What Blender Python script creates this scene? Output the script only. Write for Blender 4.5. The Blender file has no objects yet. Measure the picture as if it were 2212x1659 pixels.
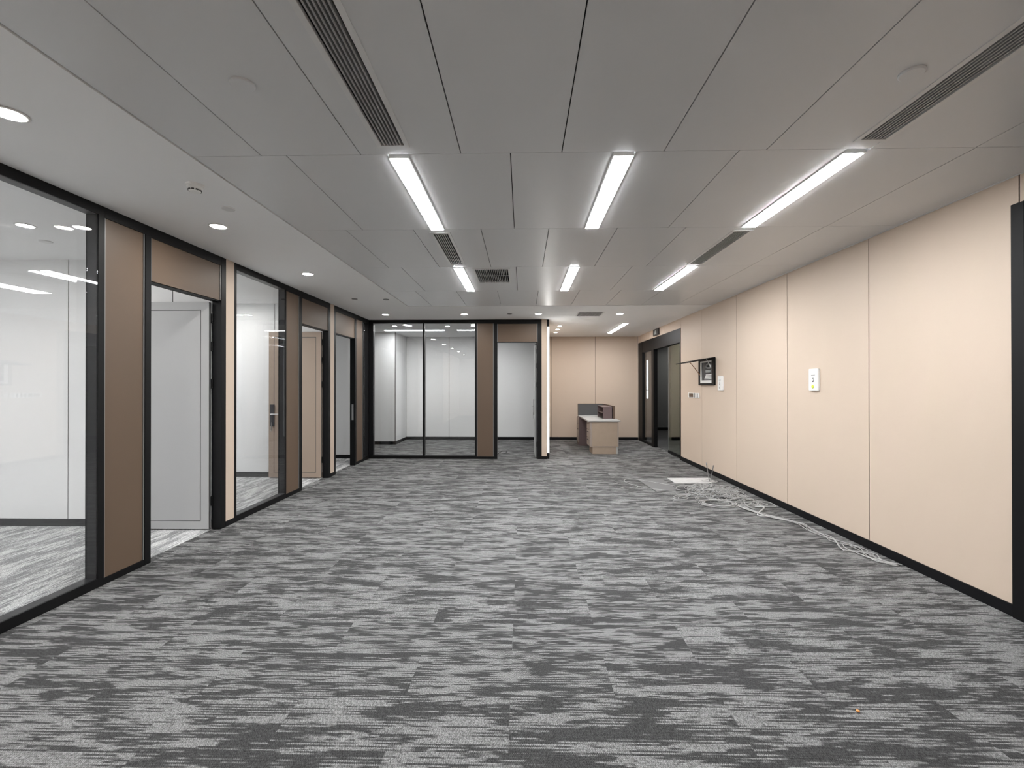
import bpy, bmesh, math, random
from mathutils import Vector, Matrix
random.seed(7)
scene = bpy.context.scene
COL = scene.collection

# ------------------------------------------------------------------ camera
FPX, W, H = 985.0, 2212.0, 1659.0
YAW, PITCH, ROLL, CAMZ = 0.02272612, 0.00337946, -0.00053507, 1.53
fwd = Vector((-math.sin(YAW)*math.cos(PITCH), math.cos(YAW)*math.cos(PITCH), math.sin(PITCH)))
rgt = Vector((math.cos(YAW), math.sin(YAW), 0)); upv = rgt.cross(fwd)
rgt, upv = math.cos(ROLL)*rgt + math.sin(ROLL)*upv, -math.sin(ROLL)*rgt + math.cos(ROLL)*upv
cam_data = bpy.data.cameras.new('camera'); cam = bpy.data.objects.new('camera', cam_data); COL.objects.link(cam)
cam_data.sensor_fit = 'HORIZONTAL'; cam_data.sensor_width = 36.0; cam_data.lens = 36.0*FPX/W
cam_data.clip_start = 0.05; cam_data.clip_end = 200
mw = Matrix((rgt, upv, -fwd)).transposed().to_4x4(); mw.translation = Vector((0, 0, CAMZ)); cam.matrix_world = mw
scene.camera = cam

# ------------------------------------------------------------------ world, exposure
world = bpy.data.worlds.new('world'); scene.world = world; world.use_nodes = True
world.node_tree.nodes['Background'].inputs[0].default_value = (0.86, 0.93, 1.0, 1)
world.node_tree.nodes['Background'].inputs[1].default_value = 0.6
vs = scene.view_settings; vs.view_transform = 'Standard'; vs.look = 'None'; vs.gamma = 1; vs.use_curve_mapping = False
vs.exposure = 2.32
LIN_L = 21.0      # radiance of the linear ceiling lights
ROOM_L = 13.5     # linear lights inside the glazed rooms, seen and added ones
DOWN_L = 80.0     # downlights

# ------------------------------------------------------------------ materials
def newmat(name):
    m = bpy.data.materials.new(name); m.use_nodes = True
    nt = m.node_tree; nt.nodes.clear()
    out = nt.nodes.new('ShaderNodeOutputMaterial')
    return m, nt, out
def N(nt, t, **kw):
    n = nt.nodes.new(t)
    for k, v in kw.items(): setattr(n, k, v)
    return n
def princ(name, col, rough=0.5, metal=0.0, spec=0.5, noise=0.0, nscale=8.0, bump=0.0, bscale=200.0, stretch=(1, 1, 1)):
    m, nt, out = newmat(name)
    b = N(nt, 'ShaderNodeBsdfPrincipled')
    b.inputs['Base Color'].default_value = (*col, 1); b.inputs['Roughness'].default_value = rough
    b.inputs['Metallic'].default_value = metal; b.inputs['Specular IOR Level'].default_value = spec
    nt.links.new(b.outputs[0], out.inputs[0])
    if noise or bump:
        tc = N(nt, 'ShaderNodeTexCoord'); mp = N(nt, 'ShaderNodeMapping'); mp.inputs['Scale'].default_value = stretch
        nt.links.new(tc.outputs['Object'], mp.inputs[0])
    if noise:
        nz = N(nt, 'ShaderNodeTexNoise'); nz.inputs['Scale'].default_value = nscale; nz.inputs['Detail'].default_value = 4
        nt.links.new(mp.outputs[0], nz.inputs['Vector'])
        mx = N(nt, 'ShaderNodeMix', data_type='RGBA')
        mx.inputs[6].default_value = (*[c*(1-noise) for c in col], 1); mx.inputs[7].default_value = (*[min(1, c*(1+noise)) for c in col], 1)
        nt.links.new(nz.outputs[0], mx.inputs[0]); nt.links.new(mx.outputs[2], b.inputs['Base Color'])
    if bump:
        nb = N(nt, 'ShaderNodeTexNoise'); nb.inputs['Scale'].default_value = bscale
        nt.links.new(mp.outputs[0], nb.inputs['Vector'])
        bp = N(nt, 'ShaderNodeBump'); bp.inputs['Strength'].default_value = bump; bp.inputs['Distance'].default_value = 0.002
        nt.links.new(nb.outputs[0], bp.inputs['Height']); nt.links.new(bp.outputs[0], b.inputs['Normal'])
    return m
def emit(name, col, s):
    m, nt, out = newmat(name); e = N(nt, 'ShaderNodeEmission'); e.inputs[0].default_value = (*col, 1); e.inputs[1].default_value = s
    nt.links.new(e.outputs[0], out.inputs[0]); return m
def glass(name, tint=(0.975, 0.977, 0.977), f0=0.035):
    m, nt, out = newmat(name)
    lw = N(nt, 'ShaderNodeLayerWeight'); lw.inputs[0].default_value = 0.5
    p = N(nt, 'ShaderNodeMath', operation='POWER'); p.inputs[1].default_value = 5.0
    ma = N(nt, 'ShaderNodeMath', operation='MULTIPLY_ADD'); ma.inputs[1].default_value = 1-f0; ma.inputs[2].default_value = f0
    nt.links.new(lw.outputs['Facing'], p.inputs[0]); nt.links.new(p.outputs[0], ma.inputs[0])
    tr = N(nt, 'ShaderNodeBsdfTransparent'); tr.inputs[0].default_value = (*tint, 1)
    gl = N(nt, 'ShaderNodeBsdfGlossy'); gl.inputs['Roughness'].default_value = 0.0
    mx = N(nt, 'ShaderNodeMixShader')
    nt.links.new(ma.outputs[0], mx.inputs[0]); nt.links.new(tr.outputs[0], mx.inputs[1]); nt.links.new(gl.outputs[0], mx.inputs[2])
    nt.links.new(mx.outputs[0], out.inputs[0]); return m

def carpet(name, rotated=False, dark=0.050, light=0.215):
    m, nt, out = newmat(name); L = nt.links.new
    tc = N(nt, 'ShaderNodeTexCoord'); oi = N(nt, 'ShaderNodeObjectInfo')
    geo = N(nt, 'ShaderNodeNewGeometry')
    sep = N(nt, 'ShaderNodeSeparateXYZ'); L(geo.outputs['Position'], sep.inputs[0])
    X, Y = (sep.outputs[1], sep.outputs[0]) if rotated else (sep.outputs[0], sep.outputs[1])
    def math_(op, a, b=None, c=None):
        n = N(nt, 'ShaderNodeMath', operation=op)
        for i, v in enumerate((a, b, c)):
            if v is None: continue
            if isinstance(v, (int, float)): n.inputs[i].default_value = v
            else: L(v, n.inputs[i])
        return n.outputs[0]
    rnd = math_('MULTIPLY', oi.outputs['Random'], 57.0)          # every tile is cut from another stretch of the roll
    PITCHR = 0.0085
    zig = math_('ABSOLUTE', math_('SUBTRACT', math_('FRACT', math_('DIVIDE', X, 0.0085)), 0.5))
    Yz = math_('MULTIPLY_ADD', zig, 0.0062, Y)                    # zigzag stitch line
    row = math_('FLOOR', math_('DIVIDE', Yz, PITCHR))
    rowy = math_('MULTIPLY', row, PITCHR)
    # per-row jitter of the streak ends
    wn = N(nt, 'ShaderNodeTexWhiteNoise', noise_dimensions='2D'); cv0 = N(nt, 'ShaderNodeCombineXYZ'); L(row, cv0.inputs[0]); L(rnd, cv0.inputs[1]); L(cv0.outputs[0], wn.inputs['Vector'])
    jit = math_('MULTIPLY', math_('SUBTRACT', wn.outputs['Value'], 0.5), 0.16)
    # long blotches
    cv = N(nt, 'ShaderNodeCombineXYZ'); L(math_('MULTIPLY', math_('ADD', X, jit), 3.9), cv.inputs[0]); L(math_('MULTIPLY', rowy, 11.5), cv.inputs[1]); L(rnd, cv.inputs[2])
    n1 = N(nt, 'ShaderNodeTexNoise'); n1.inputs['Scale'].default_value = 1.0; n1.inputs['Detail'].default_value = 2.5; n1.inputs['Roughness'].default_value = 0.6; L(cv.outputs[0], n1.inputs['Vector'])
    # fine single-yarn streaks
    cv2 = N(nt, 'ShaderNodeCombineXYZ'); L(math_('MULTIPLY', X, 7.5), cv2.inputs[0]); L(math_('MULTIPLY', row, 0.83), cv2.inputs[1]); L(rnd, cv2.inputs[2])
    n2 = N(nt, 'ShaderNodeTexNoise'); n2.inputs['Scale'].default_value = 1.0; n2.inputs['Detail'].default_value = 1.0; L(cv2.outputs[0], n2.inputs['Vector'])
    s = math_('ADD', math_('MULTIPLY', math_('SUBTRACT', n1.outputs[0], 0.5), 1.25), math_('MULTIPLY', math_('SUBTRACT', n2.outputs[0], 0.5), 0.50))
    s = math_('ADD', s, math_('ADD', math_('MULTIPLY', math_('SUBTRACT', wn.outputs['Value'], 0.5), 0.15), math_('MULTIPLY', math_('SUBTRACT', math_('MODULO', math_('ABSOLUTE', row), 2.0), 0.5), 0.10)))
    ramp = N(nt, 'ShaderNodeMapRange', interpolation_type='SMOOTHSTEP'); ramp.inputs['From Min'].default_value = -0.055; ramp.inputs['From Max'].default_value = 0.075
    L(s, ramp.inputs['Value'])
    # stitches: slanted loops, staggered from row to row
    par = math_('MODULO', math_('ABSOLUTE', row), 2.0)
    u = math_('ADD', math_('DIVIDE', X, 0.0070), math_('MULTIPLY', par, 0.5))
    v = math_('FRACT', math_('DIVIDE', Yz, PITCHR))
    st = math_('MULTIPLY', math_('ABSOLUTE', math_('SINE', math_('MULTIPLY', math_('ADD', u, math_('MULTIPLY', v, 0.5)), math.pi))), math_('SINE', math_('MULTIPLY', v, math.pi)))
    mx = N(nt, 'ShaderNodeMix', data_type='RGBA')
    mx.inputs[6].default_value = (dark, dark, dark*1.01, 1); mx.inputs[7].default_value = (light, light, light*0.995, 1)
    L(ramp.outputs[0], mx.inputs[0])
    mul = math_('MULTIPLY_ADD', st, 0.60, 0.66)
    # fibre speckle
    cv3 = N(nt, 'ShaderNodeCombineXYZ'); L(math_('MULTIPLY', X, 300.0), cv3.inputs[0]); L(math_('MULTIPLY', Y, 120.0), cv3.inputs[1]); L(rnd, cv3.inputs[2])
    sp = N(nt, 'ShaderNodeTexNoise'); sp.inputs['Scale'].default_value = 1.0; sp.inputs['Detail'].default_value = 1.5; L(cv3.outputs[0], sp.inputs['Vector'])
    spr = N(nt, 'ShaderNodeMapRange'); spr.inputs['From Min'].default_value = 0.30; spr.inputs['From Max'].default_value = 0.70; spr.inputs['To Min'].default_value = 0.42; spr.inputs['To Max'].default_value = 1.58
    L(sp.outputs[0], spr.inputs['Value'])
    mul = math_('MULTIPLY', mul, spr.outputs[0])
    vm = N(nt, 'ShaderNodeVectorMath', operation='SCALE'); L(mx.outputs[2], vm.inputs[0]); L(mul, vm.inputs['Scale'])
    b = N(nt, 'ShaderNodeBsdfPrincipled'); b.inputs['Roughness'].default_value = 0.9; b.inputs['Specular IOR Level'].default_value = 0.25
    L(vm.outputs[0], b.inputs['Base Color'])
    bp = N(nt, 'ShaderNodeBump'); bp.inputs['Strength'].default_value = 0.35; bp.inputs['Distance'].default_value = 0.003; L(st, bp.inputs['Height']); L(bp.outputs[0], b.inputs['Normal'])
    L(b.outputs[0], out.inputs[0]); return m

M = {}
M['carpet'] = carpet('carpet_weave'); M['carpet_baked_light'] = carpet('carpet_weave_turned_baked_light', True, 0.30, 0.60)  # turned carpet: tones raised to stand in for the stronger light in the rooms
M['ceil_panel'] = princ('painted_metal_panel', (0.66, 0.664, 0.67), 0.36, spec=0.5, noise=0.02, nscale=1.5)
M['plaster'] = princ('white_plaster', (0.86, 0.86, 0.86), 0.75, spec=0.25, noise=0.015, nscale=2)
M['dark_gap'] = princ('dark_gap', (0.03, 0.03, 0.03), 0.9)
M['beige'] = princ('beige_wall_panel', (0.56, 0.455, 0.368), 0.55, spec=0.35, noise=0.015, nscale=1.2)
M['beige_joint'] = princ('beige_joint', (0.02, 0.012, 0.008), 0.8)
M['white_wall'] = princ('white_wall_panel', (0.74, 0.742, 0.742), 0.5, spec=0.3, noise=0.012, nscale=1.2)
M['grey_joint'] = princ('grey_joint', (0.015, 0.015, 0.015), 0.8)
M['black'] = princ('black_aluminium', (0.003, 0.003, 0.0035), 0.5, spec=0.22)
M['reveal'] = princ('charcoal_reveal', (0.022, 0.022, 0.024), 0.4, spec=0.3)
M['base_black'] = princ('black_skirting', (0.004, 0.004, 0.005), 0.45, spec=0.22)
M['base_grey'] = princ('charcoal_skirting', (0.035, 0.035, 0.037), 0.45, spec=0.3)
M['brown'] = princ('brown_panel', (0.116, 0.078, 0.053), 0.5, spec=0.4, noise=0.04, nscale=1.5)
M['grey_alu'] = princ('grey_aluminium', (0.22, 0.22, 0.22), 0.4, metal=0.4)
M['glass'] = glass('clear_glass')
M['dark_glass'] = glass('smoked_glass', (0.80, 0.82, 0.77), 0.04)
M['door_grey'] = princ('pale_grey_door', (0.345, 0.347, 0.347), 0.45, noise=0.01, nscale=2)
M['door_brown'] = princ('taupe_door', (0.32, 0.248, 0.196), 0.45, noise=0.015, nscale=2)
M['steel'] = princ('satin_steel', (0.55, 0.55, 0.55), 0.28, metal=1.0)
M['gunmetal'] = princ('gunmetal', (0.05, 0.05, 0.055), 0.35, metal=0.6)
M['white_plastic'] = princ('white_plastic', (0.82, 0.82, 0.80), 0.35)
M['grey_paint'] = princ('grey_painted_metal', (0.70, 0.70, 0.695), 0.4)
M['slot'] = princ('slot_void', (0.008, 0.008, 0.008), 0.9)
M['slat'] = princ('grille_slat', (0.36, 0.36, 0.36), 0.45)
M['diffuser'] = emit('lit_diffuser', (0.965, 0.985, 1.0), LIN_L)
M['diffuser_room'] = emit('lit_room_diffuser', (0.98, 0.99, 1.0), ROOM_L)
M['down'] = emit('lit_downlight', (1.0, 0.98, 0.93), DOWN_L)
M['diffuser_rear'] = emit('lit_reception_diffuser', (0.99, 0.99, 1.0), 17.0)
M['led'] = emit('lit_led_strip', (1.0, 0.99, 0.96), 3.5)
M['cable'] = princ('grey_cable', (0.35, 0.35, 0.345), 0.5)
M['cable_dark'] = princ('dark_cable', (0.05, 0.05, 0.05), 0.5)
M['concrete'] = princ('pale_cement_plate', (0.50, 0.50, 0.495), 0.85, noise=0.35, nscale=40, stretch=(0.4, 1, 1))
M['tile_back'] = princ('carpet_tile_backing', (0.15, 0.15, 0.15), 0.9, noise=0.12, nscale=120)
M['ply'] = princ('kraft_desk_end', (0.31, 0.24, 0.185), 0.6, noise=0.09, nscale=9)
M['desk_top'] = princ('pale_grey_worktop', (0.35, 0.35, 0.345), 0.4)
M['desk_mauve'] = princ('mauve_brown_laminate', (0.125, 0.088, 0.09), 0.45)
M['desk_edge'] = princ('pale_edge_band', (0.29, 0.24, 0.21), 0.4)
M['screen_grey'] = princ('grey_screen', (0.065, 0.065, 0.068), 0.6)
M['lobby_wall'] = princ('lobby_grey_wall', (0.27, 0.28, 0.225), 0.5, noise=0.03)
M['lobby_dark'] = princ('lobby_dark_wall', (0.20, 0.20, 0.202), 0.5)
M['lobby_floor'] = princ('lobby_floor', (0.09, 0.09, 0.092), 0.4)
M['orange'] = princ('orange_crumb', (0.85, 0.35, 0.10), 0.6)
M['ink'] = princ('dark_ink', (0.06, 0.06, 0.06), 0.6)
M['lime'] = princ('lime_button', (0.55, 0.62, 0.05), 0.4)
M['grey_btn'] = princ('grey_button', (0.45, 0.45, 0.43), 0.4)
M['copper'] = princ('copper_wire', (0.30, 0.15, 0.08), 0.5)
M['sign_dark'] = princ('dark_sign', (0.03, 0.03, 0.03), 0.35)
M['sign_pale'] = princ('pale_sign_symbol', (0.35, 0.37, 0.36), 0.5)

# ------------------------------------------------------------------ helpers
def bx(bm, x0, x1, y0, y1, z0, z1):
    v = [bm.verts.new(p) for p in ((x0, y0, z0), (x1, y0, z0), (x1, y1, z0), (x0, y1, z0), (x0, y0, z1), (x1, y0, z1), (x1, y1, z1), (x0, y1, z1))]
    for f in ((3, 2, 1, 0), (4, 5, 6, 7), (0, 1, 5, 4), (1, 2, 6, 5), (2, 3, 7, 6), (3, 0, 4, 7)): bm.faces.new([v[i] for i in f])
def boxes(*bs):
    bm = bmesh.new()
    for b in bs:
        x0, x1, y0, y1, z0, z1 = b
        bx(bm, min(x0, x1), max(x0, x1), min(y0, y1), max(y0, y1), min(z0, z1), max(z0, z1))
    return bm
def lathe(c, prof, seg=32, axis='z'):
    """prof: list of (r, h) from centre outwards; revolve round the axis through c"""
    bm = bmesh.new(); rings = []
    def pt(r, a, h):
        u, v = r*math.cos(a), r*math.sin(a)
        if axis == 'z': return (c[0]+u, c[1]+v, c[2]+h)
        if axis == 'x': return (c[0]+h, c[1]+u, c[2]+v)
        return (c[0]+u, c[1]+h, c[2]+v)
    for r, h in prof:
        if r == 0: rings.append([bm.verts.new(pt(0, 0, h))])
        else: rings.append([bm.verts.new(pt(r, 2*math.pi*i/seg, h)) for i in range(seg)])
    for a, b in zip(rings[:-1], rings[1:]):
        for i in range(seg):
            j = (i+1) % seg
            if len(a) == 1 and len(b) == 1: continue
            if len(a) == 1: bm.faces.new((a[0], b[i], b[j]))
            elif len(b) == 1: bm.faces.new((a[i], b[0], a[j]))
            else: bm.faces.new((a[i], b[i], b[j], a[j]))
    bmesh.ops.recalc_face_normals(bm, faces=bm.faces[:]); return bm
def catmull(pts, n=8, closed=False):
    P = [Vector(p) for p in pts]; out = []; m = len(P)
    rng = range(m) if closed else range(m-1)
    for i in rng:
        p0, p1, p2, p3 = (P[(i-1) % m], P[i], P[(i+1) % m], P[(i+2) % m]) if closed else (P[max(i-1, 0)], P[i], P[i+1], P[min(i+2, m-1)])
        for k in range(n):
            t = k/n
            out.append(0.5*((2*p1)+(p2-p0)*t+(2*p0-5*p1+4*p2-p3)*t*t+(3*p1-p0-3*p2+p3)*t**3))
    if not closed: out.append(P[-1])
    return out
def tube(bm, path, r, seg=6, closed=False):
    n = len(path); rings = []
    for i, p in enumerate(path):
        a = path[(i-1) % n] if closed else path[max(i-1, 0)]; b = path[(i+1) % n] if closed else path[min(i+1, n-1)]
        t = (Vector(b)-Vector(a)); t = t.normalized() if t.length > 1e-9 else Vector((1, 0, 0))
        up = Vector((0, 0, 1)) if abs(t.z) < 0.9 else Vector((1, 0, 0))
        s = t.cross(up).normalized(); w = s.cross(t)
        rings.append([bm.verts.new(Vector(p)+r*(math.cos(2*math.pi*k/seg)*s+math.sin(2*math.pi*k/seg)*w)) for k in range(seg)])
    for i in range(n if closed else n-1):
        A, B = rings[i], rings[(i+1) % n]
        for k in range(seg): bm.faces.new((A[k], B[k], B[(k+1) % seg], A[(k+1) % seg]))
    if not closed: bm.faces.new(rings[0]); bm.faces.new(rings[-1][::-1])
    return bm
def world_loc(o):
    l = Vector((0, 0, 0))
    while o is not None: l += o.location; o = o.parent
    return l
def obj(name, bm, mat, parent=None, bevel=0.0, smooth=False):
    """bm is in world coordinates; the object's origin goes to the middle of its base"""
    bmesh.ops.recalc_face_normals(bm, faces=bm.faces[:])
    if bevel: bmesh.ops.bevel(bm, geom=bm.edges[:], offset=bevel, segments=2, affect='EDGES')
    xs = [v.co.x for v in bm.verts]; ys = [v.co.y for v in bm.verts]; zs = [v.co.z for v in bm.verts]
    c = Vector(((min(xs)+max(xs))/2, (min(ys)+max(ys))/2, min(zs)))
    for v in bm.verts: v.co -= c
    me = bpy.data.meshes.new(name); bm.to_mesh(me); bm.free(); me.materials.append(M[mat])
    if smooth:
        for p in me.polygons: p.use_smooth = True
    o = bpy.data.objects.new(name, me); COL.objects.link(o)
    if parent is not None: o.parent = parent; o.location = c - world_loc(parent)
    else: o.location = c
    return o
def tag(o, label, cat, group=None, kind=None):
    o['label'] = label; o['category'] = cat
    if group: o['group'] = group
    if kind: o['kind'] = kind
    return o
def thing(name, label, cat, loc=(0, 0, 0), group=None, kind=None):
    o = bpy.data.objects.new(name, None); o.empty_display_size = 0.1; COL.objects.link(o); o.location = loc
    return tag(o, label, cat, group, kind)
def share(src, name, loc, parent):
    """a repeat that shares mesh data with src, placed at world loc"""
    o = bpy.data.objects.new(name, src.data); COL.objects.link(o); o.parent = parent; o.location = Vector(loc)-world_loc(parent); return o
def minus(r, holes):
    """rectangle (x0,x1,y0,y1) minus holes -> list of cells"""
    xs = sorted({r[0], r[1], *[min(max(h[i], r[0]), r[1]) for h in holes for i in (0, 1)]})
    ys = sorted({r[2], r[3], *[min(max(h[i], r[2]), r[3]) for h in holes for i in (2, 3)]})
    out = []
    for i in range(len(xs)-1):
        for j in range(len(ys)-1):
            cx, cy = (xs[i]+xs[i+1])/2, (ys[j]+ys[j+1])/2
            if not any(h[0] < cx < h[1] and h[2] < cy < h[3] for h in holes): out.append((xs[i], xs[i+1], ys[j], ys[j+1]))
    return out

# ------------------------------------------------------------------ dimensions
XL, XR = -3.215, 3.25          # faces of the left partition and of the right wall
YB, YR = 9.49, 12.90           # back partition, rear wall of the entrance area
ZC, YS = 2.91, -4.2            # ceiling, end of the corridor behind the camera
XO = -7.3                      # outer wall of the rooms
ROWS = [-3.80, -2.50, -1.20, 0.10, 1.40, 2.70, 4.01, 5.30, 6.63, 7.88]   # ceiling panel rows along Y

# ------------------------------------------------------------------ floor
TX, TY = 1.03, 0.345           # carpet plank
floor = obj('floor', boxes((XL-0.1, XR+0.15, YS, YB, -0.12, -0.006), (0.4, XR+0.15, YB, YR+0.1, -0.12, -0.006), (XL-0.1, XR+0.15, YS, 0.525, -0.006, 0.0)), 'carpet')
tag(floor, 'grey streaked carpet plank floor of the open office', 'floor', kind='structure')
cache = {}
r0 = 1.901 - 4*TY
k = 0
y = r0
while y < YR - 0.01:
    y1 = min(y+TY, YR)
    xlo = XL if y < YB-0.05 else 0.54
    off = -0.06 if k % 2 == 0 else -0.575
    x = off + TX*math.floor((xlo-off)/TX)
    while x < XR - 0.005:
        a, b = max(x, xlo), min(x+TX, XR)
        if b-a > 0.01:
            key = (round(b-a, 3), round(y1-y, 3)); g = 0.0006
            if key not in cache:
                cache[key] = obj('carpet_tile', boxes((a+g, b-g, y+g, y1-g, -0.006, 0.0)), 'carpet', floor)
            else: share(cache[key], 'carpet_tile', ((a+b)/2, (y+y1)/2, -0.006), floor)
        x += TX
    y = y1; k += 1
def room_floor(x0, x1, y0, y1, lab, mat='carpet_baked_light'):
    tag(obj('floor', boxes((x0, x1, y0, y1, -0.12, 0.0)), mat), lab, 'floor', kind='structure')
room_floor(XO, XL-0.1, -1.0, 4.94, 'streaked carpet, painted as brightly lit, of the room behind the big near glass pane')
room_floor(XO, XL-0.1, 4.94, 7.64, 'streaked carpet, painted as brightly lit, of the room behind the middle glass pane')
room_floor(XO, XL-0.1, 7.64, YB, 'streaked carpet, painted as brightly lit, of the narrow far left room')
room_floor(XO, 0.4, YB, YR+0.1, 'streaked carpet of the glass-fronted room at the far end', 'carpet')
room_floor(XR+0.15, 9.0, 8.5, 18.0, 'dark floor of the lobby beyond the glass entrance', 'lobby_floor')

# ------------------------------------------------------------------ ceiling
ceil = obj('ceiling', boxes((XL-0.1, XR+0.15, YS, YR+0.1, 2.96, 3.06)), 'dark_gap')
tag(ceil, 'grey metal panel ceiling of the open office', 'ceiling', kind='structure')
GRILLES = [(-0.835, -0.650, 1.48, 2.62), (1.873, 2.058, 1.48, 2.62), (-0.835, -0.650, 4.09, 5.19), (1.873, 2.058, 4.09, 5.24),
           (-0.835, -0.650, -1.14, 0.02), (1.873, 2.058, -1.14, 0.02)]
SQ = (-0.59, -0.15, 5.365, 6.09)
VENT = (1.05, 1.54, 8.53, 9.05)
LX = [(-0.81, -0.685), (0.545, 0.67), (1.90, 2.03)]
odd = [-1.985, -1.565, -0.965, -0.365, 0.234, 0.834, 1.43, 2.03, 2.63, XR]
for i in range(len(ROWS)-1):
    ya, yb = ROWS[i], ROWS[i+1]
    light_row = ya in (-2.50, 2.70, 5.30)
    if light_row: cols = [(-1.985, -1.415), (-1.415, -0.81), (-0.685, -0.07), (-0.07, 0.545), (0.67, 1.275), (1.275, 1.90), (2.03, 2.635), (2.635, XR)]
    else: cols = list(zip(odd[:-1], odd[1:]))
    for (xa, xb) in cols:
        g = 0.0030; gy = 0.0016
        cells = minus((xa+g, xb-g, ya+gy, yb-gy), [h for h in GRILLES+[SQ] if h[1] > xa and h[0] < xb and h[3] > ya and h[2] < yb])
        obj('ceiling_panel', boxes(*[(c[0], c[1], c[2], c[3], ZC, ZC+0.012) for c in cells]), 'ceil_panel', ceil)
# smooth plaster border: along the left partition, across the end and over the entrance area
cells = [(XL, -1.994, YS, YB)] + minus((-1.994, XR, 7.886, YB), [VENT]) + [(0.5, XR, YB, YR)]
tag(obj('ceiling', boxes(*[(c[0], c[1], c[2], c[3], ZC-0.004, ZC+0.03) for c in cells]), 'plaster'),
    'smooth white plaster border of the ceiling along the glass partitions', 'ceiling', kind='structure')
obj('edge_bead', boxes((XR-0.012, XR, YS, 7.88, ZC-0.004, ZC+0.002)), 'grey_paint', ceil)
def room_ceiling(x0, x1, y0, y1, lab, mat='plaster'):
    tag(obj('ceiling', boxes((x0, x1, y0, y1, ZC, ZC+0.1)), mat), lab, 'ceiling', kind='structure')
room_ceiling(XO, XL-0.1, -1.0, 4.94, 'white ceiling of the room behind the big near glass pane')
room_ceiling(XO, XL-0.1, 4.94, 7.64, 'white ceiling of the room behind the middle glass pane')
room_ceiling(XO, XL-0.1, 7.64, YB, 'white ceiling of the narrow far left room')
room_ceiling(XO, 0.5, YB+0.1, YR+0.1, 'white ceiling of the glass-fronted room at the far end')
room_ceiling(XR+0.15, 9.0, 8.5, 18.0, 'dark ceiling of the lobby beyond the glass entrance', 'lobby_dark')

# ------------------------------------------------------------------ panelled walls
def panelled(name, label, axis, face, out, joints, z0, z1, mat, jmat, holes=(), thick=0.10, base=None, extra=None):
    """wall whose face lies at `axis`=face; `out` is +1/-1 for the side the wall body lies on; panels sit in front of the backing.
       holes: (u0,u1,z0,z1) openings"""
    def B(u0, u1, n0, n1, za, zb):
        a, b = face+out*n0, face+out*n1
        return (a, b, u0, u1, za, zb) if axis == 'x' else (u0, u1, a, b, za, zb)
    u0, u1 = joints[0], joints[-1]
    w = obj(name, boxes(*[B(c[0], c[1], 0.004, thick, c[2], c[3]) for c in minus((u0, u1, z0, z1), holes)]), jmat)
    tag(w, label, 'wall', kind='structure')
    for a, b in zip(joints[:-1], joints[1:]):
        g = 0.0045
        for c in ([minus((a+g, b-g, z0, z1), [h for h in holes if h[0] < b and h[1] > a])]):
            if c: obj('wall_panel', boxes(*[B(q[0], q[1], 0.0, 0.004, q[2], q[3]) for q in c]), mat, w)
    return w, B
DOORN = (1.95, 3.087, 0.0, 2.72)      # black framed door at the right edge of the picture
ENT = (9.43, 12.84, 0.0, 2.71)        # glass entrance
wr, _ = panelled('wall_right', 'beige panelled wall along the right of the open office', 'x', XR, 1,
    [YS, -2.23, -0.91, 0.41, 1.73, 3.053, 4.352, 5.672, 7.0, 8.336, 9.42, 10.48, 11.75, YR], 0, ZC+0.02, 'beige', 'beige_joint', [DOORN, ENT])
panelled('wall_rear', 'beige panelled wall behind the reception desk', 'y', YR, 1, [0.5, 0.818, 2.055, XR], 0, ZC+0.02, 'beige', 'beige_joint')
tag(obj('wall_back', boxes((XL-0.1, XR+0.1, YS-0.1, YS, 0, ZC+0.1)), 'beige'), 'beige wall closing the office behind the viewer', 'wall', kind='structure')
panelled('wall_passage', 'beige wall between the far glass room and the reception area', 'x', 0.555, -1, [YB+0.10, 11.2, YR], 0, ZC+0.02, 'beige', 'beige_joint', thick=0.155)
def baseb(name, b, mat, label): tag(obj(name, boxes(b), mat, bevel=0.0015), label, 'baseboard', kind='structure')
baseb('baseboard_right', (XR-0.012, XR, 3.087, 9.43, 0, 0.08), 'base_black', 'black skirting along the beige right wall')
baseb('baseboard_rear', (0.567, XR, YR-0.012, YR, 0, 0.08), 'base_black', 'black skirting under the beige wall behind the reception desk')

# white walls of the rooms
panelled('wall_divider', 'white panelled wall seen through the big near glass pane', 'y', 4.87, 1, [XO, -6.12, -4.96, -3.80, XL-0.1], 0, ZC, 'white_wall', 'grey_joint', thick=0.07)
panelled('wall_divider', 'white wall turned away behind the near beige pilaster', 'y', 5.014, -1, [XO, -5.2, XL-0.1], 0, ZC, 'white_wall', 'grey_joint', thick=0.07)
panelled('wall_divider', 'white panelled wall seen through the middle glass pane', 'y', 7.57, 1, [XO, -5.32, -4.16, XL-0.1], 0, ZC, 'white_wall', 'grey_joint', thick=0.075)
panelled('wall_divider', 'white wall turned away behind the far beige pilaster', 'y', 7.72, -1, [XO, -5.2, XL-0.1], 0, ZC, 'white_wall', 'grey_joint', thick=0.075)
panelled('wall_divider', 'white wall at the end of the narrow far left room', 'y', YB+0.02, 1, [XO, -5.0, XL-0.1], 0, ZC, 'white_wall', 'grey_joint', thick=0.07)
panelled('wall_end', 'white panelled wall at the back of the far glass room', 'y', YR, 1, [-3.30, -2.08, -0.90, 0.4], 0, ZC, 'white_wall', 'grey_joint')
tag(obj('wall_column', boxes((XO, -3.30, 11.79, YR+0.1, 0, ZC)), 'white_wall'), 'white boxed-in column at the left of the far glass room', 'wall', kind='structure')
tag(obj('wall_outer', boxes((XO-0.1, XO, -1.1, YR+0.1, 0, ZC+0.1)), 'white_wall'), 'white outer wall of the left rooms', 'wall', kind='structure')
tag(obj('wall_outer', boxes((XO, XL-0.1, -1.1, -1.0, 0, ZC+0.1)), 'white_wall'), 'white near end wall of the near left room', 'wall', kind='structure')
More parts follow.
